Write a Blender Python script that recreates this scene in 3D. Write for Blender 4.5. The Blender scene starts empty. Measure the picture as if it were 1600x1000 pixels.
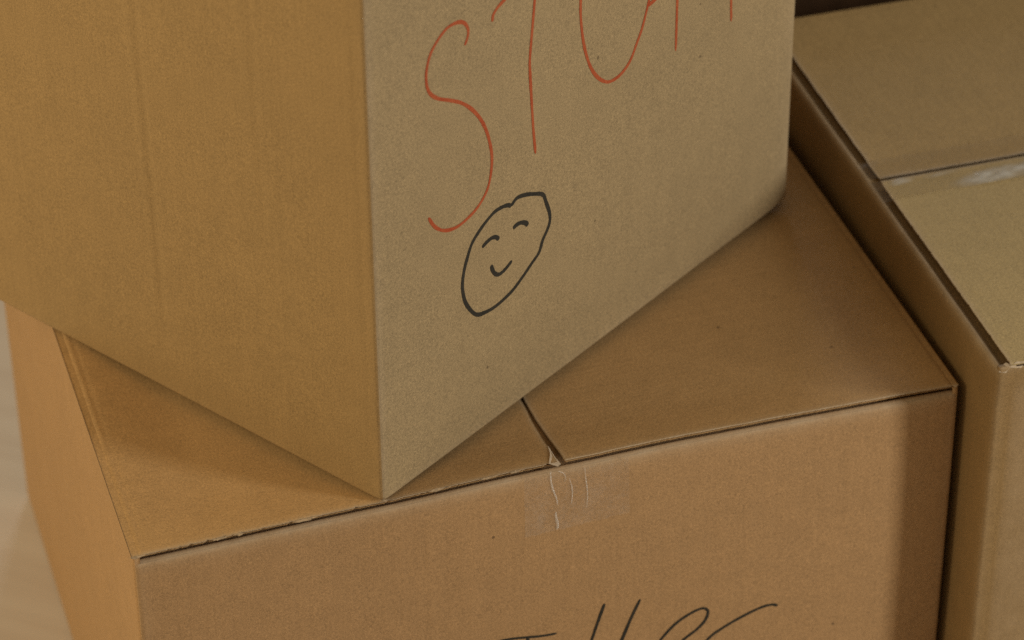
import bpy, math, random
from mathutils import Vector, Matrix, noise

random.seed(7)
scene = bpy.context.scene
C = scene.collection
HB = 0.389                      # height of the lower box; the floor is z = 0

# ------------------------------------------------------------------ camera
cam_d = bpy.data.cameras.new("camera")
cam = bpy.data.objects.new("camera", cam_d)
C.objects.link(cam)
right = Vector((0.9534629, -0.3014122, -0.0076894))
up = Vector((0.1825323, 0.5567340, 0.8103883))
fwd = Vector((0.2399800, 0.7740788, -0.5858427))
m = Matrix((right, up, -fwd)).transposed().to_4x4()
m.translation = Vector((-0.2460689, -1.6536256, 1.3851682 + HB))
cam.matrix_world = m
cam_d.sensor_width = 36.0
cam_d.lens = 113.638
cam_d.clip_start = 0.05
cam_d.clip_end = 60.0
cam_d.dof.use_dof = True
cam_d.dof.focus_distance = 2.18
cam_d.dof.aperture_fstop = 6.3
scene.camera = cam

# ------------------------------------------------------------------ world and lamps
w = bpy.data.worlds.new("World")
scene.world = w
w.use_nodes = True
bg = w.node_tree.nodes["Background"]
bg.inputs[0].default_value = (1.0, 0.80, 0.54, 1)
bg.inputs[1].default_value = 0.215

def area(name, loc, target, sx, sy, power, col):
    d = bpy.data.lights.new(name, 'AREA')
    d.shape = 'RECTANGLE'; d.size = sx; d.size_y = sy
    d.energy = power; d.color = col
    o = bpy.data.objects.new(name, d); C.objects.link(o)
    o.location = loc
    o.rotation_euler = (Vector(target) - Vector(loc)).to_track_quat('-Z', 'Y').to_euler()
    return o
# a cool window to the right, a warm wall of light to the left, a second window behind
area("window_light_right", (2.75, -1.88, 1.50), (0.45, 0.05, 0.4), 0.42, 1.3, 64, (1.0, 0.97, 0.88))
area("warm_room_light_left", (-2.45, 0.45, 1.75), (0.1, 0.2, 0.35), 2.4, 1.4, 60, (1.0, 0.83, 0.52))
area("window_light_back", (1.55, 4.0, 1.2), (-0.1, 0.6, 0.1), 0.7, 0.9, 32, (0.92, 0.96, 1.0))

scene.view_settings.view_transform = 'Standard'
scene.view_settings.look = 'None'
scene.view_settings.exposure = 0.0
scene.view_settings.gamma = 1.0
scene.cycles.use_denoising = False

# ------------------------------------------------------------------ materials
def nd(nt, t, **kw):
    n = nt.nodes.new(t)
    for k, v in kw.items():
        setattr(n, k, v)
    return n

def math_n(nt, op, a, b=None, clamp=False):
    n = nd(nt, 'ShaderNodeMath', operation=op, use_clamp=clamp)
    for i, v in enumerate((a, b)):
        if v is None: continue
        if isinstance(v, (int, float)): n.inputs[i].default_value = v
        else: nt.links.new(v, n.inputs[i])
    return n.outputs[0]

def noise_n(nt, vec, scale, detail=3.0, rough=0.55, stretch=None, off=(0, 0, 0)):
    mp = nd(nt, 'ShaderNodeMapping')
    mp.inputs['Location'].default_value = off
    mp.inputs['Scale'].default_value = stretch or (1, 1, 1)
    nt.links.new(vec, mp.inputs['Vector'])
    n = nd(nt, 'ShaderNodeTexNoise')
    n.inputs['Scale'].default_value = scale
    n.inputs['Detail'].default_value = detail
    n.inputs['Roughness'].default_value = rough
    nt.links.new(mp.outputs[0], n.inputs['Vector'])
    return n.outputs['Fac']

def cardboard(name, col, streak, seed=0.0, worn=(0.50, 0.385, 0.26), mottle=1.0, grain=1.0):
    """kraft liner: fibre grain, cloudy mottling, faint flute lines, dark flecks, scuffed creases"""
    mt = bpy.data.materials.new(name); mt.use_nodes = True
    nt = mt.node_tree
    bs = nt.nodes['Principled BSDF']
    tc = nd(nt, 'ShaderNodeTexCoord').outputs['Object']
    o = (seed, seed * 1.7, seed * 0.6)
    big = noise_n(nt, tc, 5.0, 3, 0.55, None, o)
    mid = noise_n(nt, tc, 55.0, 4, 0.6, None, o)
    fib = noise_n(nt, tc, 560.0, 3, 0.7, None, o)
    fine = noise_n(nt, tc, 1250.0, 2, 0.6, None, o)
    stk = noise_n(nt, tc, 1.0, 2, 0.5, streak, o)
    v = math_n(nt, 'MULTIPLY', math_n(nt, 'SUBTRACT', big, 0.5), 0.22 * mottle)
    for s, k in ((mid, 0.24 * mottle), (fib, 0.90 * grain), (fine, 1.25 * grain), (stk, 0.11)):
        v = math_n(nt, 'ADD', v, math_n(nt, 'MULTIPLY', math_n(nt, 'SUBTRACT', s, 0.5), k))
    v = math_n(nt, 'ADD', v, 1.0)
    cm = nd(nt, 'ShaderNodeMix', data_type='RGBA', blend_type='MULTIPLY')
    cm.inputs[0].default_value = 1.0
    cm.inputs[6].default_value = (*col, 1)
    cv = nd(nt, 'ShaderNodeCombineColor')
    for i in range(3): nt.links.new(v, cv.inputs[i])
    nt.links.new(cv.outputs[0], cm.inputs[7])
    # hue drift of the recycled paper
    hue = nd(nt, 'ShaderNodeMix', data_type='RGBA', blend_type='MIX')
    h = noise_n(nt, tc, 16.0, 3, 0.6, None, (seed + 3, 2, 5))
    nt.links.new(math_n(nt, 'MULTIPLY', h, 0.22), hue.inputs[0])
    nt.links.new(cm.outputs[2], hue.inputs[6])
    g = (col[0] * 0.98, col[1] * 1.04, col[2] * 1.10)
    hue.inputs[7].default_value = (*g, 1)
    # flecks
    vo = nd(nt, 'ShaderNodeTexVoronoi'); vo.inputs['Scale'].default_value = 42.0
    mp = nd(nt, 'ShaderNodeMapping'); mp.inputs['Location'].default_value = o
    nt.links.new(tc, mp.inputs[0]); nt.links.new(mp.outputs[0], vo.inputs['Vector'])
    dot = math_n(nt, 'LESS_THAN', vo.outputs['Distance'], 0.055)
    sel = nd(nt, 'ShaderNodeSeparateColor'); nt.links.new(vo.outputs['Color'], sel.inputs[0])
    dot = math_n(nt, 'MULTIPLY', dot, math_n(nt, 'GREATER_THAN', sel.outputs[0], 0.80))
    fl = nd(nt, 'ShaderNodeMix', data_type='RGBA', blend_type='MIX')
    nt.links.new(math_n(nt, 'MULTIPLY', dot, 0.60), fl.inputs[0])
    nt.links.new(hue.outputs[2], fl.inputs[6])
    fl.inputs[7].default_value = (0.06, 0.035, 0.018, 1)
    # scuffed paper along the creases
    at = nd(nt, 'ShaderNodeAttribute'); at.attribute_name = 'wear'
    wn = math_n(nt, 'MULTIPLY', at.outputs['Fac'],
                math_n(nt, 'ADD', math_n(nt, 'MULTIPLY', mid, 1.3), math_n(nt, 'MULTIPLY', fib, 0.5)), True)
    wr = nd(nt, 'ShaderNodeMix', data_type='RGBA', blend_type='MIX')
    nt.links.new(wn, wr.inputs[0])
    nt.links.new(fl.outputs[2], wr.inputs[6])
    wr.inputs[7].default_value = (*worn, 1)
    nt.links.new(wr.outputs[2], bs.inputs['Base Color'])
    bs.inputs['Roughness'].default_value = 0.72
    bs.inputs['Specular IOR Level'].default_value = 0.28
    hgt = math_n(nt, 'ADD', math_n(nt, 'MULTIPLY', fib, 0.5), math_n(nt, 'MULTIPLY', mid, 0.8))
    hgt = math_n(nt, 'ADD', hgt, math_n(nt, 'MULTIPLY', stk, 0.5))
    bp = nd(nt, 'ShaderNodeBump'); bp.inputs['Strength'].default_value = 0.34
    bp.inputs['Distance'].default_value = 0.0012
    nt.links.new(hgt, bp.inputs['Height'])
    nt.links.new(bp.outputs[0], bs.inputs['Normal'])
    return mt

def plain(name, col, rough=0.6, var=0.25, scale=120.0, spec=0.3):
    mt = bpy.data.materials.new(name); mt.use_nodes = True
    nt = mt.node_tree; bs = nt.nodes['Principled BSDF']
    tc = nd(nt, 'ShaderNodeTexCoord').outputs['Object']
    n = noise_n(nt, tc, scale, 4, 0.6)
    r = nd(nt, 'ShaderNodeValToRGB')
    r.color_ramp.elements[0].position = 0.3; r.color_ramp.elements[1].position = 0.7
    r.color_ramp.elements[0].color = (*[c * (1 - var) for c in col], 1)
    r.color_ramp.elements[1].color = (*[min(1, c * (1 + var)) for c in col], 1)
    nt.links.new(n, r.inputs[0]); nt.links.new(r.outputs[0], bs.inputs['Base Color'])
    bs.inputs['Roughness'].default_value = rough
    bs.inputs['Specular IOR Level'].default_value = spec
    return mt

VERT = (260.0, 260.0, 2.0)
ALONGX = (2.0, 260.0, 260.0)
ALONGY = (260.0, 2.0, 260.0)
M_A = cardboard("kraft_tan_warm_lit", (0.348, 0.224, 0.097), VERT, 1.3)  # warm light on the left face tinted into the board colour
M_AR = cardboard("kraft_tan_cool_lit", (0.31, 0.222, 0.115), VERT, 4.1, grain=1.15)  # same board, cooler light on the right face tinted in
M_B = cardboard("kraft_red_tan", (0.398, 0.236, 0.108), VERT, 7.7)
M_BT = cardboard("kraft_red_tan_flap", (0.445, 0.270, 0.116), ALONGX, 9.2)
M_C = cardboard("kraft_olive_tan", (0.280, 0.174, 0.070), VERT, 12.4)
M_CT = cardboard("kraft_olive_tan_flap_lit", (0.47, 0.350, 0.168), ALONGY, 15.9)  # front flap paler than the walls: its stronger light is in the colour
M_CT2 = cardboard("kraft_olive_tan_rear_flap_shaded", (0.41, 0.280, 0.124), ALONGY, 18.3)  # same board, dimmer light at the back put into the colour
M_CORE = plain("corrugated_core_shaded", (0.078, 0.049, 0.027), 0.9, 0.5, 500)  # brown medium, darkened to paint the shade inside the cut edges
M_FRAY = plain("frayed_kraft_edge", (0.43, 0.31, 0.19), 0.9, 0.3, 400)
M_TORN = plain("torn_liner_paper", (0.52, 0.41, 0.29), 0.9, 0.2, 400)

def marker(name, col, dry):
    mt = bpy.data.materials.new(name); mt.use_nodes = True
    nt = mt.node_tree; bs = nt.nodes['Principled BSDF']
    tc = nd(nt, 'ShaderNodeTexCoord').outputs['Object']
    n = noise_n(nt, tc, 900, 3, 0.6)
    n2 = noise_n(nt, tc, 60, 2, 0.6)
    s = math_n(nt, 'ADD', math_n(nt, 'MULTIPLY', n, 0.6), math_n(nt, 'MULTIPLY', n2, 0.5))
    r = nd(nt, 'ShaderNodeValToRGB')
    r.color_ramp.elements[0].position = 0.38; r.color_ramp.elements[1].position = 0.78
    r.color_ramp.elements[0].color = (*col, 1); r.color_ramp.elements[1].color = (*dry, 1)
    nt.links.new(s, r.inputs[0]); nt.links.new(r.outputs[0], bs.inputs['Base Color'])
    bs.inputs['Roughness'].default_value = 0.6
    bs.inputs['Specular IOR Level'].default_value = 0.25
    return mt
M_RED = marker("red_marker_ink", (0.32, 0.046, 0.013), (0.43, 0.115, 0.042))
M_BLACK = marker("black_marker_ink", (0.014, 0.014, 0.012), (0.040, 0.035, 0.026))

def film(name, gloss, rough, bump, scale, milky=0.03):
    """clear packing tape: mostly transparent, a glossy wrinkled skin, a little milky"""
    mt = bpy.data.materials.new(name); mt.use_nodes = True
    nt = mt.node_tree
    nt.nodes.remove(nt.nodes['Principled BSDF'])
    out = nt.nodes['Material Output']
    tc = nd(nt, 'ShaderNodeTexCoord').outputs['Object']
    n = noise_n(nt, tc, scale, 3, 0.55)
    bp = nd(nt, 'ShaderNodeBump'); bp.inputs['Strength'].default_value = bump
    bp.inputs['Distance'].default_value = 0.004
    nt.links.new(n, bp.inputs['Height'])
    tr = nd(nt, 'ShaderNodeBsdfTransparent'); tr.inputs[0].default_value = (0.985, 0.975, 0.955, 1)
    gl = nd(nt, 'ShaderNodeBsdfGlossy'); gl.inputs['Roughness'].default_value = rough
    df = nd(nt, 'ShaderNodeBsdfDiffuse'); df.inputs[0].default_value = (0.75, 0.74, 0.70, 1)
    nt.links.new(bp.outputs[0], gl.inputs['Normal'])
    m1 = nd(nt, 'ShaderNodeMixShader'); m2 = nd(nt, 'ShaderNodeMixShader')
    fr = nd(nt, 'ShaderNodeFresnel'); fr.inputs['IOR'].default_value = 1.45
    nt.links.new(bp.outputs[0], fr.inputs['Normal'])
    nt.links.new(math_n(nt, 'MINIMUM', math_n(nt, 'MULTIPLY', fr.outputs[0], gloss, True), 0.14 if milky < 0.2 else 0.5), m1.inputs[0])
    nt.links.new(tr.outputs[0], m1.inputs[1]); nt.links.new(gl.outputs[0], m1.inputs[2])
    at = nd(nt, 'ShaderNodeAttribute'); at.attribute_name = 'painted_sheen'
    lm = math_n(nt, 'MULTIPLY', at.outputs['Fac'], math_n(nt, 'ADD', math_n(nt, 'MULTIPLY', n, 0.8), 0.28))  # whitens the film in place of highlights
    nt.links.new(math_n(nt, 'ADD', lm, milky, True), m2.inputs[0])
    nt.links.new(m1.outputs[0], m2.inputs[1]); nt.links.new(df.outputs[0], m2.inputs[2])
    nt.links.new(m2.outputs[0], out.inputs['Surface'])
    return mt
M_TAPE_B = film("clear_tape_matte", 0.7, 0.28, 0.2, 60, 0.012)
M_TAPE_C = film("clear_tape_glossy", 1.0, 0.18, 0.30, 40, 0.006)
M_WRINKLE = film("clear_tape_wrinkle_glint", 2.2, 0.30, 0.5, 260, 0.22)  # milky white stands in for glints along the ridges

# ------------------------------------------------------------------ mesh helpers
def link(name, verts, faces, mats, parent, fmat=None, wear=None, smooth=True):
    me = bpy.data.meshes.new(name)
    me.from_pydata([tuple(v) for v in verts], [], faces)
    for mt in mats: me.materials.append(mt)
    if fmat:
        for p, k in zip(me.polygons, fmat): p.material_index = k
    if smooth:
        me.polygons.foreach_set("use_smooth", [True] * len(me.polygons))
    if wear:
        a = me.attributes.new("wear", 'FLOAT', 'POINT')
        a.data.foreach_set("value", wear)
    me.validate(); me.update()
    o = bpy.data.objects.new(name, me)
    C.objects.link(o)
    o.parent = parent
    return o

def thing(name, label, cat, loc, rz=0.0, group=None):
    o = bpy.data.objects.new(name, None); C.objects.link(o)
    o.empty_display_size = 0.05
    o.location = loc; o.rotation_euler = (0, 0, rz)
    o["label"] = label; o["category"] = cat
    if group: o["group"] = group
    return o

def clampf(v, a, b): return max(a, min(b, v))
def sstep(a, b, x):
    t = clampf((x - a) / (b - a), 0, 1); return t * t * (3 - 2 * t)
def fbm(x, y, z, s): return noise.noise(Vector((x * s, y * s, z * s)))
def lerp_tab(tab, x):
    if x <= tab[0][0]: return tab[0][1]
    for (a, va), (b, vb) in zip(tab, tab[1:]):
        if x <= b:
            t = (x - a) / (b - a); t = t * t * (3 - 2 * t) * 0.5 + t * 0.5
            return va + (vb - va) * t
    return tab[-1][1]

def samples(a, b, r, step):
    s = [a + r * k for k in (0, .12, .26, .42, .62, .82, 1.0)]
    n = max(2, int((b - a - 2 * r) / step))
    s += [a + r + (b - a - 2 * r) * i / n for i in range(1, n)]
    s += [b - r * k for k in (1.0, .82, .62, .42, .26, .12, 0)]
    return s

T = 0.0036                                     # thickness of the board
def rounded(p, lo, hi, r, skip=()):
    """point and outward normal on the rounded box lo..hi for p on its sharp surface"""
    c = [p[i] if i in skip else clampf(p[i], lo[i] + r, hi[i] - r) for i in range(3)]
    d = Vector([p[i] - c[i] for i in range(3)])
    d.normalize()
    return Vector(c) + d * r, d

def wall(name, parent, lo, hi, r, axis, sign, mat, deform, step=0.006, wearf=None):
    """one side panel of a folded box, from the middle of one rounded crease to the middle of the next"""
    ua = 1 if axis == 0 else 0
    us = samples(lo[ua], hi[ua], r, step); vs = samples(lo[2], hi[2], r, step)
    V, F, Wr = [], [], []
    nu, nv = len(us), len(vs)
    for layer in (0, 1):
        for z in vs:
            for u in us:
                p = [0, 0, z]; p[axis] = hi[axis] if sign > 0 else lo[axis]; p[ua] = u
                q, n = rounded(p, lo, hi, r)
                q = deform(q)
                if layer:
                    k = Vector((0, 0, 0)); k[axis] = sign
                    q = q - k * T
                V.append(q); Wr.append(wearf(p) if (wearf and not layer) else 0.0)
    N = nu * nv
    flip = (axis == 0) == (sign > 0)
    for j in range(nv - 1):
        for i in range(nu - 1):
            a = j * nu + i
            f = (a, a + 1, a + nu + 1, a + nu)
            g = tuple(x + N for x in f)
            if not flip: F += [f[::-1], g]
            else: F += [f, g[::-1]]
    def rim(idx):
        for a, b in zip(idx, idx[1:]): F.append((a, b, b + N, a + N))
    rim([i for i in range(nu)]); rim([(nv - 1) * nu + i for i in range(nu)])
    rim([j * nu for j in range(nv)]); rim([j * nu + nu - 1 for j in range(nv)])
    return link(name, V, F, [mat], parent, None, Wr)

def grid(V, F, fm, us, vs, fn, mi, up=True):
    base = len(V); nu = len(us)
    for b in range(len(vs)):
        for a in range(nu): V.append(fn(a, b))
    for j in range(len(vs) - 1):
        for i in range(nu - 1):
            a = base + j * nu + i
            f = (a, a + 1, a + nu + 1, a + nu)
            F.append(f if up else f[::-1]); fm.append(mi)
    return base

def ragged(s, seed, tear):
    """how far a cut edge is eaten away at s metres along it"""
    e = 0.00035 * (1 + noise.noise(Vector((s * 900, seed, 0)))) + 0.0004 * noise.noise(Vector((s * 60, seed, 3)))
    e += 0.00035 * abs(((s * 480) % 1.0) * 2 - 1)
    t = noise.noise(Vector((s * 260, seed + 9, 1)))
    if t > 0.05: e += (t - 0.05) * 0.0019 * tear(s)
    return e

def flap(name, parent, hinge, h0, h1, c0, c1, ztop, r, mat, deform, seed, tear=lambda s: 0.5, slant=0.0, step=0.0011, score=0.0003):
    """a flap hinged on the wall at h0 (along axis `hinge`), reaching to h1, cut at c0 and c1 on the other axis.
    Two liners and a recessed corrugated core, ragged where it is cut."""
    sg = 1 if h1 > h0 else -1
    L = abs(h1 - h0)
    hs = [r * k for k in (0, .15, .32, .5, .7, .88, 1.0)]
    x = r
    hs += [r + .0015, r + .003, r + .0045]
    n = int((L - hs[-1] - 0.006) / (step if L < 0.35 else step * 1.3))
    hs += [hs[-1] + (L - 0.006 - hs[-1]) * i / n for i in range(1, n + 1)]
    hs += [L - 0.004, L - 0.0025, L - 0.001, L]
    Wd = c1 - c0
    cs = [0, .0006, .0015, .003, .006, .010]
    nn = int((Wd - 0.02) / 0.012)
    cs += [0.010 + (Wd - 0.020) * i / nn for i in range(1, nn)]
    cs += [Wd - k for k in (.010, .006, .003, .0015, .0006, 0)]
    V, F, fm, Wr = [], [], [], []
    def pos(h, c, dz, ins, raw):
        # squeeze the grid so that its borders follow the ragged cuts
        e0 = ragged(h, seed, tear) + ins; e1 = ragged(h, seed + 20, tear) + ins
        cc = e0 + c * (Wd - e0 - e1) / Wd
        hh = h
        if raw:
            el = ragged(c, seed + 40, lambda s: 0.2) + ins * 0.45 + slant * (1 - c / Wd) if Wd else 0
            if h > L * 0.5: hh = L * 0.5 + (h - L * 0.5) * (L * 0.5 - el) / (L * 0.5)
        z = ztop - dz
        if h < r and dz == 0:                       # roll over the crease, from 45 degrees up
            d = Vector((h - r, r)).normalized()
            hh = r + d.x * r; z = ztop - r + d.y * r
        z -= score * math.exp(-((h - r - .002) / .0016) ** 2)    # pressed score line
        p = [0, 0, z]; p[hinge] = h0 + sg * hh; p[1 - hinge] = c0 + cc
        return deform(Vector(p))
    def layer(dz, ins, mi, up, hlist):
        n0 = len(V)
        flipped = (hinge == 0) == (sg > 0)
        b = grid(V, F, fm, hlist, cs, lambda a, k: pos(hlist[a], cs[k], dz, ins, True), mi, up if flipped else not up)
        for k in range(len(cs)):
            for a in range(len(hlist)):
                ed = min(cs[k], Wd - cs[k], L - hlist[a])
                v = 1.0 * math.exp(-ed / 0.0015)
                Wr.append(v if dz < 0.001 else 0)
        return b
    def stitch(b0, n0, b1, n1, mi):
        # join the borders of two layers that share the same grid shape
        nu = n0
        bd = [k * nu for k in range(len(cs))][::-1]
        ring = [i for i in range(nu)] + [(k + 1) * nu - 1 for k in range(1, len(cs))] + \
               [(len(cs) - 1) * nu + i for i in range(nu - 2, -1, -1)] + [k * nu for k in range(len(cs) - 2, 0, -1)]
        for a, b in zip(ring, ring[1:] + ring[:1]):
            F.append((b0 + a, b0 + b, b1 + b, b1 + a)); fm.append(mi)
    nH = len(hs)
    t1 = layer(0.0, 0.0, 0, True, hs)
    t2 = layer(0.0007, 0.0001, 0, False, hs); stitch(t1, nH, t2, nH, 0)
    k1 = layer(0.00071, 0.0042, 1, True, hs)
    k2 = layer(T - 0.0006, 0.0042, 1, False, hs); stitch(k1, nH, k2, nH, 1)
    l1 = layer(T - 0.0006, 0.0024, 0, True, hs)
    l2 = layer(T, 0.0024, 0, False, hs); stitch(l1, nH, l2, nH, 0)
    return link(name, V, F, [mat, M_CORE], parent, fm, Wr)

def slab(name, parent, lo, hi, mat, deform, step=0.02, smooth=False):
    """plain board (hidden inner and bottom flaps)"""
    nx = max(2, int((hi[0] - lo[0]) / step)); ny = max(2, int((hi[1] - lo[1]) / step))
    us = [lo[0] + (hi[0] - lo[0]) * i / nx for i in range(nx + 1)]
    vs = [lo[1] + (hi[1] - lo[1]) * i / ny for i in range(ny + 1)]
    V, F, fm = [], [], []
    grid(V, F, fm, us, vs, lambda a, b: deform(Vector((us[a], vs[b], hi[2]))), 0, True)
    N = len(V)
    grid(V, F, fm, us, vs, lambda a, b: deform(Vector((us[a], vs[b], lo[2]))), 0, False)
    nu = nx + 1
    ring = list(range(nu)) + [(k + 1) * nu - 1 for k in range(1, ny + 1)] + \
        [ny * nu + i for i in range(nu - 2, -1, -1)] + [k * nu for k in range(ny - 1, 0, -1)]
    for a, b in zip(ring, ring[1:] + ring[:1]): F.append((a, a + N, b + N, b))
    return link(name, V, F, [mat], parent, None, [0.0] * len(V), smooth)

def minor_flap(name, parent, lo, hi, r, side, reach, mat, deform, wearf, dip=0.0030, rec=1.5):
    """inner flap that rolls over the wall's crease (from 45 degrees) and lies under the outer flaps.
    side: 'front' (y = lo), 'left' (x = lo) ..."""
    ax = 1 if side in ('front', 'back') else 0
    sgn = 1 if side in ('front', 'left') else -1
    o = 1 - ax
    us = samples(lo[o], hi[o], r, 0.005)
    ds = [r * k for k in (0, .15, .32, .5, .7, .88, 1.0)] + [r + .0015, r + .003, r + .0045, r + .006, r + .008, r + .011, r + .014, r + .02, reach * 0.5, reach]
    V, F, fm, Wr = [], [], [], []
    def fn(a, b, dz=0.0):
        p = [0, 0, hi[2]]; p[o] = us[a]
        p[ax] = (lo[ax] + ds[b]) if sgn > 0 else (hi[ax] - ds[b])
        q, n = rounded(p, lo, hi, r)
        q = Vector(q); q.z -= dz * (1 if ds[b] > r * .5 else 0.6) + dip * (sstep(r * .8, r + .005, ds[b]) - rec * sstep(r + .007, r + .02, ds[b]))
        if dz: q[ax] += sgn * (T * .7 if ds[b] < r else 0)
        return deform(q)
    flipped = (ax == 1) == (sgn > 0)
    grid(V, F, fm, us, ds, lambda a, b: fn(a, b), 0, flipped)
    for d in ds:
        for u in us:
            Wr.append(wearf((u, d)) if wearf else 0)
    N = len(V)
    grid(V, F, fm, us, ds, lambda a, b: fn(a, b, T), 0, not flipped)
    Wr += [0.0] * N
    nu = len(us); nv = len(ds)
    ring = list(range(nu)) + [(k + 1) * nu - 1 for k in range(1, nv)] + \
        [(nv - 1) * nu + i for i in range(nu - 2, -1, -1)] + [k * nu for k in range(nv - 2, 0, -1)]
    for a, b in zip(ring, ring[1:] + ring[:1]): F.append((a, b, b + N, a + N))
    return link(name, V, F, [mat], parent, None, Wr)

def catmull(pts, n=8):
    P = [Vector(p) for p in pts]
    P = [P[0] * 2 - P[1]] + P + [P[-1] * 2 - P[-2]]
    out = []
    for i in range(1, len(P) - 2):
        a, b, c, d = P[i - 1:i + 3]
        for k in range(n):
            t = k / n
            out.append(0.5 * ((2 * b) + (c - a) * t + (2 * a - 5 * b + 4 * c - d) * t * t + (3 * b - a - 3 * c + d) * t ** 3))
    out.append(P[-2])
    return out

def strokes(name, parent, lines, width, surf, mat, seed, label=None):
    """felt-pen strokes lying on the paper: lines of (u, v) millimetres, surf maps (u, v, lift) to the panel"""
    V, F = [], []
    for li, (pts, kw) in enumerate(lines):
        P = catmull([(a / 1000, b / 1000) for a, b in pts], 9)
        n = len(P); base = len(V)
        for i, p in enumerate(P):
            t = (P[min(n - 1, i + 1)] - P[max(0, i - 1)])
            t = t.normalized() if t.length > 0 else Vector((1, 0))
            nrm = Vector((-t.y, t.x))
            wv = width * kw * (1 + 0.22 * noise.noise(Vector((i * 0.09, seed, li))) + 0.14 * noise.noise(Vector((i * 0.55, seed, li))))
            e = min(i, n - 1 - i)
            wv *= (0.45, 0.8, 0.95)[e] if e < 3 else 1.0
            for s in (-1, -0.35, 0.35, 1):
                q = p + nrm * (wv * 0.5 * s)
                V.append(surf(q.x, q.y, 0.00022 + 0.00003 * li))
            if i:
                b = base + (i - 1) * 4
                for k in range(3): F.append((b + k, b + k + 1, b + k + 5, b + k + 4))
    o = link(name, V, F, [mat], parent)
    if label: o["label"] = label
    return o

# ------------------------------------------------------------------ floor
def floor_mat():
    mt = bpy.data.materials.new("pale_oiled_floorboards"); mt.use_nodes = True
    nt = mt.node_tree; bs = nt.nodes['Principled BSDF']
    tc = nd(nt, 'ShaderNodeTexCoord').outputs['Object']
    rot = nd(nt, 'ShaderNodeMapping'); rot.inputs['Rotation'].default_value = (0, 0, math.radians(38))
    nt.links.new(tc, rot.inputs[0])
    g = noise_n(nt, rot.outputs[0], 1.0, 5, 0.6, (3.0, 42.0, 1))
    g2 = noise_n(nt, rot.outputs[0], 1.0, 3, 0.5, (1.2, 9.0, 1))
    s = math_n(nt, 'ADD', math_n(nt, 'MULTIPLY', g, 0.55), math_n(nt, 'MULTIPLY', g2, 0.45))
    r = nd(nt, 'ShaderNodeValToRGB')
    r.color_ramp.elements[0].position = 0.32; r.color_ramp.elements[1].position = 0.68
    r.color_ramp.elements[0].color = (0.53, 0.44, 0.36, 1)
    r.color_ramp.elements[1].color = (0.62, 0.54, 0.46, 1)
    nt.links.new(s, r.inputs[0]); nt.links.new(r.outputs[0], bs.inputs['Base Color'])
    bs.inputs['Roughness'].default_value = 0.42
    return mt
fl = link("floor", [(-3.5, -2.5, 0), (3.5, -2.5, 0), (3.5, 4.5, 0), (-3.5, 4.5, 0)], [(0, 1, 2, 3)], [floor_mat()], None, smooth=False)
fl["kind"] = "structure"

# ------------------------------------------------------------------ lower box (B)
GRP = "cardboard moving boxes stacked together"
boxB = thing("cardboard_box", "closed reddish kraft cardboard box at the bottom with black marker writing on its front",
             "box", (0, 0, 0), 0, GRP)
WB, DB = 0.600, 0.5755
# the top of the front is bowed in where the flaps meet
BOW = [(0.0, -.003), (.0868, -.0008), (.174, .0020), (.303, .0068), (.38, .0080), (.456, .0068), (.551, .0036), (.6, .0016)]
SAG = 0.0056
def defB(q):
    q = Vector(q)
    z = HB - q.z
    q.y += lerp_tab(BOW, q.x) * math.exp(-max(0, q.y) / 0.16) * math.exp(-max(0, z) / 0.075)
    if z < 0.012:                                # the lid sags under the upper box
        q.z -= SAG * sstep(0, 0.07, q.x) * sstep(0, 0.07, WB - q.x) * sstep(0, 0.06, q.y) * sstep(0, 0.07, DB - q.y)
    wx = sstep(0, 0.08, q.x) * sstep(0, 0.08, WB - q.x)
    wy = sstep(0, 0.08, q.y) * sstep(0, 0.08, DB - q.y)
    wz = sstep(0, 0.07, q.z) * sstep(0, 0.07, HB - q.z)
    q.y += 0.0022 * fbm(q.x, 0, q.z, 5.0) * wx * wz * (1 if q.y < 0.02 else 0)
    q.x += 0.0020 * fbm(3, q.y, q.z, 5.0) * wy * wz * (1 if (q.x < 0.02 or q.x > WB - 0.02) else 0)
    if q.y < 0.02: q.y -= 0.00022 * math.exp(-((q.x - .2325) / .0035) ** 2) * wz
    # fine waviness of the creases
    if q.y < 0.02: q.z += 0.0006 * fbm(q.x, 1.0, 0, 14.0)
    return q
RB = 0.0048
ZM = HB - T - 0.0022                               # top of the front and back walls, one board lower
def wearB(p):
    z = ZM - p[2]
    v = 0.75 * math.exp(-z / 0.0042)
    ex = min(p[0], WB - p[0])
    v = max(v, 0.40 * math.exp(-ex / 0.004))
    return v
lo, hi = (0, 0, 0), (WB, DB, ZM)
p = wall("side_panel", boxB, lo, hi, RB, 1, -1, M_B, defB, 0.006, wearB)
p["label"] = "front panel with black marker writing"
wall("side_panel", boxB, lo, hi, RB, 1, 1, M_B, defB, 0.02)
hiM = (WB, DB, HB)
wall("side_panel", boxB, lo, hiM, RB, 0, -1, M_B, defB, 0.008)
wall("side_panel", boxB, lo, hiM, RB, 0, 1, M_B, defB, 0.02)
minor_flap("inner_flap", boxB, lo, hi, RB, 'front', 0.26, M_B, defB, lambda s: 0.75 * math.exp(-s[1] / .01))
minor_flap("inner_flap", boxB, lo, hi, RB, 'back', 0.26, M_B, defB, None)
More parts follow.
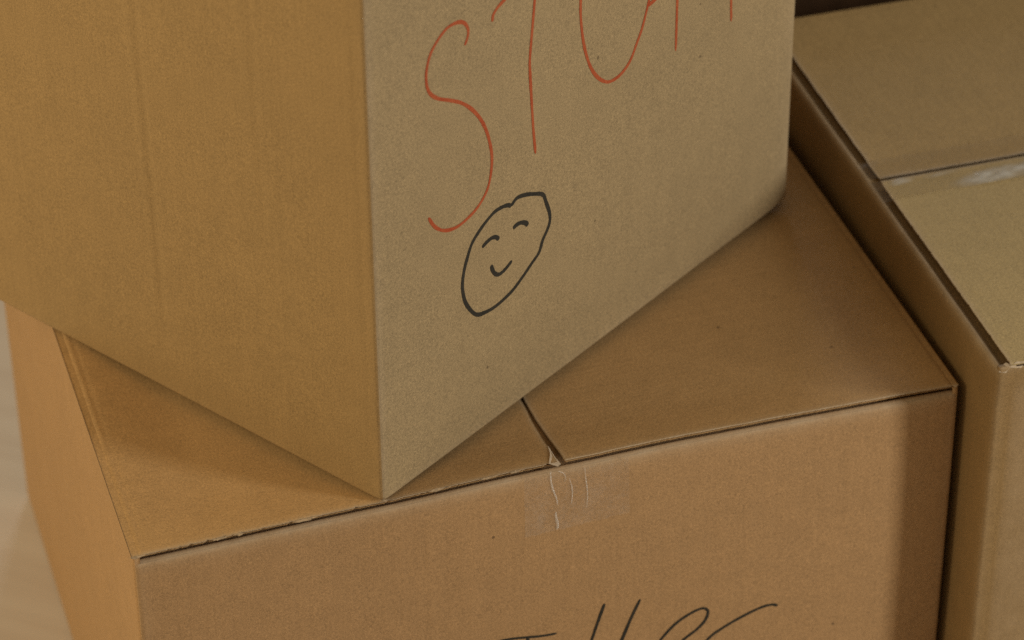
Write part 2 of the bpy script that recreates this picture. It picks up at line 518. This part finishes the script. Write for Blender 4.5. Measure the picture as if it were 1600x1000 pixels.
# outer flaps, hinged left and right, meeting in the middle; the seam opens towards the front
flap("top_flap", boxB, 0, 0.0, 0.3014, 0.0012, DB - 0.001, HB, RB * 1.7, M_BT, defB, 1.0, lambda s: 1.0, 0.0)
def defBr(q):
    q = Vector(q)
    k = sstep(0.45, 0.30, q.x)
    q.x += 0.0042 * k * math.exp(-((q.y) / 0.050) ** 2) 
    return defB(q)
flap("top_flap", boxB, 0, WB, 0.3017, 0.0012, DB - 0.001, HB, RB * 1.7, M_BT, defBr, 5.0, lambda s: 0.25, 0.0, score=0.0)
for (a, b) in ((0.002, 0.3), (0.3015, WB - 0.002)):
    slab("bottom_flap", boxB, (a, 0.006, 0.0005), (b, DB - 0.006, 0.0005 + T), M_B, lambda q: q, 0.1)

def surfB(u, z, lift):
    q = defB(Vector((u, 0.0, HB + z)))
    return q - Vector((0, lift, 0))
LB = dict(
 t=[([(254.8, -146.0), (266.2, -146.7), (277.0, -148.2), (287.8, -149.6), (297.9, -149.9)], .8), ([(276.6, -147.5), (274.8, -161.8), (267.8, -196.8), (263.7, -226.9)], 1)],
 h=[([(333.9, -131.6), (329.7, -144.9), (324.5, -162.7), (315.0, -197.7), (306.8, -233.0)], 1), ([(360.9, -134.6), (354.5, -149.8), (347.5, -169.0), (336.1, -200.5), (330.0, -236.5)], 1), ([(314.9, -188.3), (327.1, -185.6), (342.7, -181.8)], 1)],
 e=[([(371.5, -196.0), (372.5, -186.2), (377.8, -177.3), (388.6, -165.5), (400.3, -158.5), (409.1, -156.3), (413.3, -160.2), (411.6, -168.0), (405.2, -175.5), (395.7, -182.2), (383.8, -192.0), (371.5, -198.0), (367.8, -212.5), (372.2, -232.7), (387.1, -230.5)], .9)],
 r=[([(467.7, -169.0), (463.1, -166.8), (454.1, -167.5), (439.4, -172.8), (424.7, -179.9), (414.4, -187.3), (403.9, -203.8), (397.1, -230.2), (393.6, -251.5)], .9)])
for k, ln in LB.items():
    strokes("handwritten_letter", boxB, ln, 0.0026, surfB, M_BLACK, ord(k) * 0.37, "black marker letter on the front panel")

# clear tape folded over the front end of the seam
def tape_strip(name, parent, us, vs, fn, mat):
    V, F, fm = [], [], []
    grid(V, F, fm, us, vs, fn, 0, True)
    return link(name, V, F, [mat], parent)
tu = [0.2755 + 0.077 * i / 30 for i in range(31)]
tz = [-0.0075 - 0.0500 * i / 24 for i in range(25)]
def tb(a, b):
    rag = 0.0016 * noise.noise(Vector((a * .5, 3, 0))) if b == 24 else 0
    return surfB(tu[a], tz[b] + 0.045 * (tu[a] - .2755) * (b / 24) + rag, 0.00035 + 0.0004 * abs(noise.noise(Vector((a * .4, b * .08, 2)))))
tapeB = tape_strip("tape", boxB, tu, tz, tb, M_TAPE_B)
_b = tapeB.data.attributes.new("painted_sheen", 'FLOAT', 'POINT')  # faint whitish streaks painted as shine on the film
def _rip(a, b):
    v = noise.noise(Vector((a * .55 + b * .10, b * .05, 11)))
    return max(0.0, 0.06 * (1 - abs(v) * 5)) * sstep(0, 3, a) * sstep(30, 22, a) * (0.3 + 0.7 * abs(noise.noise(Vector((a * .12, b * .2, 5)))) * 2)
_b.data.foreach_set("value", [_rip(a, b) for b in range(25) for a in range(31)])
tapeB["label"] = "clear tape remnant folded over the front edge"
def wrinkle_glint(pts, width, h, k):  # low ridge in the tape, its glint painted as whitish film
    P = catmull([(a / 1000, b / 1000) for a, b in pts], 6)
    V, F = [], []
    n = len(P)
    for i, p in enumerate(P):
        t = (P[min(n - 1, i + 1)] - P[max(0, i - 1)]).normalized(); nr = Vector((-t.y, t.x))
        env = math.sin(math.pi * (i + .6) / (n + .2)) ** .6 * (0.75 + 0.5 * noise.noise(Vector((i * .5, k, 0))))
        for s, hh in ((-1, 0), (-.3, 1), (.3, .9), (1, 0)):
            q = p + nr * width * env * s * .5
            V.append(surfB(q.x, q.y, 0.0007 + hh * h * env))
        if i:
            b = (i - 1) * 4
            for j in range(3): F.append((b + j, b + j + 1, b + j + 5, b + j + 4))
    return link("tape_wrinkle_glint", V, F, [M_WRINKLE], tapeB)
wrinkle_glint([(295.2, -5), (295.0, -12), (296.2, -20), (298.8, -29), (299.6, -35)], 0.0018, 0.0004, 1)
wrinkle_glint([(298.0, -40), (298.4, -46), (299.4, -52), (298.6, -56)], 0.0026, 0.0004, 2)
wrinkle_glint([(320.0, -7), (320.6, -18), (321.6, -30), (320.8, -42)], 0.0011, 0.0002, 3)
wrinkle_glint([(308.5, -14), (310.5, -24), (309.8, -36)], 0.0012, 0.0002, 4)
wrinkle_glint([(300.5, -6), (304.5, -9), (305.8, -13), (304.6, -17)], 0.0008, 0.0003, 5)
# torn liner paper at the mouth of the seam and along the left half of the front cut
def shred(parent, pts, n, seed, lift, sub="torn_paper", mat=None):
    """a curled scrap of torn liner: outline pts (x, y, z) fanned from its middle"""
    c = Vector((0, 0, 0))
    P = []
    for i, a in enumerate(pts):
        b = pts[(i + 1) % len(pts)]
        for k in range(n):
            q = Vector(a).lerp(Vector(b), k / n)
            q += Vector((noise.noise(Vector((i, k, seed))), noise.noise(Vector((i, k, seed + 5))), 0.4 * noise.noise(Vector((i, k, seed + 8))))) * 0.0009
            P.append(q)
    for q in P: c += q
    c /= len(P); c.z += lift
    V = [c] + P
    F = [(0, i + 1, (i + 1) % len(P) + 1) for i in range(len(P))]
    V += [v - Vector((0, 0, 0.0003)) for v in V]
    N = len(P) + 1
    F += [tuple(x + N for x in f[::-1]) for f in F]
    return link(sub, V, F, [mat or M_TORN], parent, None, None, True)
zt = HB + 0.0002
shred(boxB, [(.2945, .0075, zt), (.3005, .0062, zt - .003), (.3035, .0085, zt - .0032), (.3020, .018, zt - .0030), (.3011, .030, zt - .0026), (.2992, .019, zt - .0008)], 4, 1, 0.0006)
rs = random.Random(4)
for cx in (0.004, 0.061, 0.074, 0.118, 0.215, 0.251, 0.271):
    hl = rs.uniform(0.004, 0.012); dy = lerp_tab(BOW, cx) + 0.0010
    sl = (lerp_tab(BOW, cx + hl) - lerp_tab(BOW, cx - hl)); k = rs.uniform(-.5, .5)
    shred(boxB, [(cx - hl, dy - sl * .5 + .0006, HB - .0001), (cx + hl * k, dy - .0005, HB - .0010),
                 (cx + hl, dy + sl * .5 + .0007, HB - .0002), (cx, dy + .0010, HB + .0001)], 5, cx * 90, 0.0002, mat=M_FRAY)

# ------------------------------------------------------------------ right box (C)
YC = math.radians(-0.866)
boxC = thing("cardboard_box", "closed olive tan cardboard box on the right with shiny clear tape over its top seam",
             "box", (0.6055, -0.0431, 0), YC, GRP)
HC, WC, DC = HB + 0.0458, 0.42, 0.4866
RC = 0.0034
def defC(q):
    q = Vector(q)
    wy = sstep(0, 0.08, q.y) * sstep(0, 0.08, DC - q.y); wx = sstep(0, 0.08, q.x) * sstep(0, 0.08, WC - q.x)
    wz = sstep(0, 0.07, q.z) * sstep(0, 0.07, HC - q.z)
    q.x += 0.0022 * fbm(8, q.y, q.z, 5.0) * wy * wz * (1 if q.x < 0.02 else 0)
    if q.y < 0.012 and q.z < HC - 0.01:
        # glued joint: the overlapped strip beside the corner stands back a little
        q.y += 0.0009 * sstep(0.0165, 0.0135, q.x) * sstep(HC - .01, HC - .03, q.z)
        q.y += 0.0016 * fbm(q.x, 4, q.z, 7.0) * wx * wz
    if q.x < 0.02: q.z += 0.0006 * fbm(2, q.y, 0, 13.0)
    return q
ZC = HC - T * 0.75
loC, hiC, hiCM = (0, 0, 0), (WC, DC, ZC), (WC, DC, HC)
def wearC(p):
    v = 0.8 * math.exp(-(ZC - p[2]) / 0.0035)
    return max(v, 0.25 * math.exp(-min(p[1], DC - p[1]) / .003))
def wearCf(p):
    return max(0.5 * math.exp(-(HC - p[2]) / 0.003), 0.3 * math.exp(-p[0] / .003), 0.22 * sstep(.0125, .0165, p[0]) * sstep(HC - .005, HC - .03, p[2]))
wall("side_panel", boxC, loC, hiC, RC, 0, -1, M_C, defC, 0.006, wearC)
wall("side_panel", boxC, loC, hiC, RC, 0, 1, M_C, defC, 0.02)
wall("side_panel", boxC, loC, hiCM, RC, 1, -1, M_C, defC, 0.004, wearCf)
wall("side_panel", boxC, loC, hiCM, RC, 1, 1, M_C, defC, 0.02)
minor_flap("inner_flap", boxC, loC, hiC, RC, 'left', 0.19, M_C, defC, lambda s: 0.9 * math.exp(-s[1] / .006), 0.0030, 0.1)
minor_flap("inner_flap", boxC, loC, hiC, RC, 'right', 0.19, M_C, defC, None)
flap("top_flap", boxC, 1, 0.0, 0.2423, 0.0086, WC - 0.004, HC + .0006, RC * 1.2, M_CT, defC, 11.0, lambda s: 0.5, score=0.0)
def defCb(q):
    q = Vector(q); q.z -= 0.0008 * sstep(.35, .26, q.y)
    return defC(q)
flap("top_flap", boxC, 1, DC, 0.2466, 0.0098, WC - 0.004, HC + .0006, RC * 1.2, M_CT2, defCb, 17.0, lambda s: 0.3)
for (a, b) in ((0.002, DC / 2 - .001), (DC / 2 + .001, DC - 0.002)):
    slab("bottom_flap", boxC, (0.006, a, 0.0005), (WC - 0.006, b, 0.0005 + T), M_C, lambda q: q, 0.1)
cu = [0.0006 + 0.40 * (i / 120) for i in range(121)]
cv = [0.2199 + 0.050 * i / 24 for i in range(25)]
def sheen_patch(x, y):
    # whitish highlights painted onto the tape, with the film raised there too
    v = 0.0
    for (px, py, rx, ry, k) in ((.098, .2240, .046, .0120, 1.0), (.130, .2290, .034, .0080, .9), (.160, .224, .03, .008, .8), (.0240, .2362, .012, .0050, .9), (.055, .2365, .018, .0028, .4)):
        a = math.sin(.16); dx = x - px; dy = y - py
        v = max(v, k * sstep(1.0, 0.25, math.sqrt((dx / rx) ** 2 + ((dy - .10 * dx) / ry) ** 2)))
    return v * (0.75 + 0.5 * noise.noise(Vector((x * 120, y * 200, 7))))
def tc_(a, b):
    x, y = cu[a], cv[b]
    over = sstep(0.014, 0.004, x)
    q = defC(Vector((x, y + .0012 * noise.noise(Vector((x * 90, 0, b * .01))), HC + 0.0006)))
    q.z += 0.0004 + 0.0010 * max(0, noise.noise(Vector((x * 35, y * 60, 4)))) - over * 0.0012
    q.z += 0.0012 * sheen_patch(x, y)
    return q
cv_all = cv
cv = [0.2150 + 0.0272 * i / 24 for i in range(25)]
tapeC = tape_strip("tape", boxC, cu, cv, tc_, M_TAPE_C)
_a = tapeC.data.attributes.new("painted_sheen", 'FLOAT', 'POINT')
_a.data.foreach_set("value", [max(0.0, sheen_patch(cu[a], cv[b])) for b in range(25) for a in range(121)])
tapeC["label"] = "shiny clear packing tape along the top seam"
cv = [0.2462 + 0.0235 * i / 24 for i in range(25)]
t2 = tape_strip("tape", boxC, cu, cv, tc_, M_TAPE_C)
t2["label"] = "other half of the slit clear tape, behind the seam"
zc = HC + 0.0008
shred(boxC, [(.0005, .0005, ZC - .001), (.0055, -.0006, ZC - .002), (.010, .0008, zc - .001), (.0075, .0050, zc - .001), (.003, .004, ZC + .001)], 4, 5, .0008)
shred(boxC, [(.0085, .0002, zc - .002), (.0165, -.0007, zc - .0035), (.022, .0012, zc - .0005), (.014, .0026, zc)], 4, 8, .0005)

# ------------------------------------------------------------------ upper box (A)
YA = math.radians(33.1656)
GAP = 0.0005
boxA = thing("cardboard_box", "large tan cardboard box on top, turned cornerwise, with red lettering and a drawn smiley",
             "box", (0.1739, 0.0001, HB), YA, GRP)
WA, DA, HA = 0.4750, 0.470, 0.46
RA = 0.0034
def defA(q):
    q = Vector(q); x, y, z = q
    wx = sstep(0, 0.09, x) * sstep(0, 0.09, WA - x); wy = sstep(0, 0.09, y) * sstep(0, 0.09, DA - y)
    wz = sstep(0, 0.07, z) * sstep(0, 0.07, HA - z)
    if y < 0.02:
        q.y += 0.0020 * fbm(x, 0, z, 4.0) * wx * wz
    if x < 0.02:
        q.x += 0.0022 * fbm(5, y, z, 4.0) * wy * wz
        # vertical score marks pressed into the left face
        def line(y0, amp, wd, za, zb):
            yy = y0 + 0.0012 * noise.noise(Vector((z * 12, y0 * 50, 0)))
            k = (y - yy) / wd
            return amp * (math.exp(-k * k) - 0.7 * math.exp(-(k - 1.7) ** 2)) * sstep(za, za + .06, z) * sstep(zb, zb - .06, z)
        q.x += line(0.2030, 0.00060, 0.0026, 0.03, 0.42) + line(0.0985, 0.00036, 0.0030, 0.15, 0.45) + line(0.0105, 0.00026, 0.0022, 0.06, 0.40)
        q.x += line(0.290, 0.00010, 0.004, 0.05, 0.42)
    dn = math.sqrt(x * x + y * y + z * z) / 0.014
    if dn < 1:                                   # blunted near corner
        kn = (1 - dn) ** 2; q.x += 0.0012 * kn; q.y += 0.0011 * kn
    if x < 0.03: q.z += 0.0006 * sstep(0.0, 0.16, y) * sstep(0.04, 0.0, z) * sstep(.03, .01, x)
    if y < 0.03: q.z += 0.0010 * sstep(0.20, 0.40, x) * sstep(0.04, 0.0, z) * sstep(.03, .01, y)
    # and its upright edge is rounded off
    if x > WA - 0.035 and y < 0.06:
        k = ((x - (WA - 0.035)) / 0.035) ** 2
        q.y += 0.0025 * k * sstep(.06, 0, y)
    return q
def wearA(p):
    e = min(p[0], WA - p[0])
    return max(0.55 * math.exp(-e / 0.0022), 0.35 * math.exp(-(p[2] - GAP) / 0.0030), 0.5 * math.exp(-(WA - p[0]) / .012) * 0.5)
def wearAl(p):
    return 0.12 * math.exp(-p[1] / 0.002) + 0.2 * math.exp(-(p[2] - GAP) / 0.002)
loA, hiA = (0, 0, GAP), (WA, DA, HA)
p = wall("side_panel", boxA, loA, hiA, RA, 1, -1, M_AR, defA, 0.005, wearA)
p["label"] = "panel with red lettering and a smiley"
p = wall("side_panel", boxA, loA, hiA, RA, 0, -1, M_A, defA, 0.003, wearAl)
wall("side_panel", boxA, loA, hiA, RA, 0, 1, M_A, defA, 0.012)
wall("side_panel", boxA, loA, hiA, RA, 1, 1, M_AR, defA, 0.012)
ident = lambda q: q
for (a, b) in ((0.045, WA / 2 - .001), (WA / 2 + .001, WA - 0.045)):
    slab("bottom_flap", boxA, (a, 0.045, -SAG + 0.0002), (b, DA - 0.045, -SAG + 0.0002 + T), M_A, ident, 0.1)
flap("top_flap", boxA, 0, 0.0, WA / 2 - .001, 0.002, DA - .002, HA, RA, M_A, ident, 23.0, step=0.004)
flap("top_flap", boxA, 0, WA, WA / 2 + .001, 0.002, DA - .002, HA, RA, M_A, ident, 27.0, step=0.004)
def surfA(u, z, lift):
    q, n = rounded([u, 0.0, max(z, GAP)], loA, hiA, RA)
    q = defA(q)
    return q - Vector((0, lift, 0))
RED = dict(
 s=[([(93.9, 318.0), (96.5, 322.0), (97.7, 327.0), (95.6, 332.5), (91.1, 336.6), (84.6, 338.6), (77.2, 338.6), (70.7, 335.9), (64.9, 331.9), (60.1, 326.8), (57.0, 319.8), (55.8, 312.9), (56.3, 305.3), (59.6, 298.1), (66.8, 291.3), (78.1, 284.5), (89.5, 276.9), (99.3, 267.4), (107.5, 256.3), (113.3, 244.5), (117.0, 232.2), (118.7, 221.6), (118.0, 211.7), (115.3, 201.2), (110.6, 194.4), (102.7, 188.6), (93.1, 185.6), (83.7, 184.4), (75.2, 185.8), (66.8, 189.8), (59.5, 196.8), (54.0, 206.3)], 1)],
 t=[([(166.9, 330.0), (165.7, 318.6), (162.7, 297.4), (159.8, 277.1), (159.7, 266.9), (160.9, 244.3), (162.5, 219.9), (164.5, 200.4)], 1), ([(201.7, 332.2), (174.9, 340.8), (151.9, 339.2), (134.3, 332.9), (127.5, 330.5), (122.9, 327.0), (122.0, 322.5)], 1.05)],
 u=[([(220.7, 337.3), (216.1, 315.2), (214.5, 296.4), (214.3, 283.7), (216.5, 265.7), (220.2, 251.0), (225.9, 237.2), (233.8, 226.2), (243.1, 218.9), (251.8, 217.1), (260.4, 218.6), (268.9, 223.8), (275.9, 233.9), (281.5, 242.5), (285.6, 251.8), (289.6, 262.2), (296.3, 281.8), (299.8, 307.7)], 1)],
 f=[([(323.0, 307.5), (322.7, 277.6), (322.0, 247.4), (321.6, 227.0), (321.1, 206.9)], .95), ([(373.3, 308.5), (347.3, 307.1), (323.0, 307.5)], 1), ([(352.8, 266.8), (323.2, 264.8), (295.5, 259.5), (289.0, 258.4)], 1.3)],
 g=[([(385.5, 305.9), (385.7, 260.0), (386.9, 217.8), (387.9, 200.0)], .95), ([(426.1, 316.6), (405.0, 310.3), (385.5, 305.9)], 1), ([(421.3, 270.3), (402.2, 267.2), (386.2, 264.9)], 1)])
for k, ln in RED.items():
    strokes("handwritten_letter", boxA, ln, 0.0026, surfA, M_RED, ord(k) * 0.31, "red marker letter on the right panel")
face = [(138.2, 171.7), (144.4, 174.8), (153.3, 172.8), (162.2, 168.9), (172.1, 163.3), (175.7, 155.0), (179.3, 144.9), (179.9, 137.7), (177.5, 132.1), (172.0, 125.3), (168.3, 117.5), (160.1, 112.2), (149.1, 105.6), (138.2, 100.4), (122.0, 97.6), (109.5, 98.9), (101.6, 101.7), (95.6, 108.2), (89.7, 118.4), (87.3, 127.3), (86.7, 135.8), (88.7, 145.6), (92.3, 154.5), (96.9, 162.8), (103.9, 168.5), (112.7, 173.2), (121.5, 176.0), (130.3, 175.4), (135.6, 173.6), (138.2, 171.3)]
fo = strokes("drawn_face", boxA, [(face, 1.0)], 0.0031, surfA, M_BLACK, 2.0, "slanted oval smiley drawn in black marker")
strokes("drawn_eye", fo, [([(107.5, 154.2), (112.4, 155.9), (117.7, 156.4), (122.0, 154.8), (125.2, 151.3)], 1)], 0.0033, surfA, M_BLACK, 3.0)
strokes("drawn_eye", fo, [([(140.1, 152.2), (144.2, 153.2), (149.2, 152.3), (154.0, 149.3), (155.8, 146.4)], 1)], 0.0035, surfA, M_BLACK, 4.0)
strokes("drawn_mouth", fo, [([(116.8, 134.4), (118.4, 129.4), (121.5, 124.6), (125.9, 122.2), (132.2, 123.2), (138.9, 126.2)], 1)], 0.0032, surfA, M_BLACK, 5.0)
shred(boxA, [(-.0008, .0012, .0035), (.0012, -.0010, .0030), (.0045, -.0004, .0018), (.004, .002, .0008), (.0005, .004, .0012)], 3, 12, .0006)

# ------------------------------------------------------------------ dark cabinet behind the right box
M_DARK = plain("dark_stained_wood", (0.070, 0.038, 0.019), 0.6, 0.3, 30, 0.2)
cab = thing("cabinet", "dark brown wooden cabinet in shadow behind the right box", "cabinet", (0.66, 0.56, 0), YC)
def boxmesh(name, lo, hi, mat, parent, bev=0.003):
    V = []; F = []
    xs = (lo[0], hi[0]); ys = (lo[1], hi[1]); zs = (lo[2], hi[2])
    o = link(name, [(x, y, z) for z in zs for y in ys for x in xs],
             [(0, 2, 3, 1), (4, 5, 7, 6), (0, 1, 5, 4), (2, 6, 7, 3), (0, 4, 6, 2), (1, 3, 7, 5)], [mat], parent, smooth=False)
    b = o.modifiers.new("bevel", 'BEVEL'); b.width = bev; b.segments = 2
    return o
boxmesh("carcass", (0, 0.018, 0), (0.8, 0.36, 0.50), M_DARK, cab)
boxmesh("door", (0.004, 0, 0.06), (0.398, 0.016, 0.495), M_DARK, cab)
boxmesh("door", (0.402, 0, 0.06), (0.796, 0.016, 0.495), M_DARK, cab)
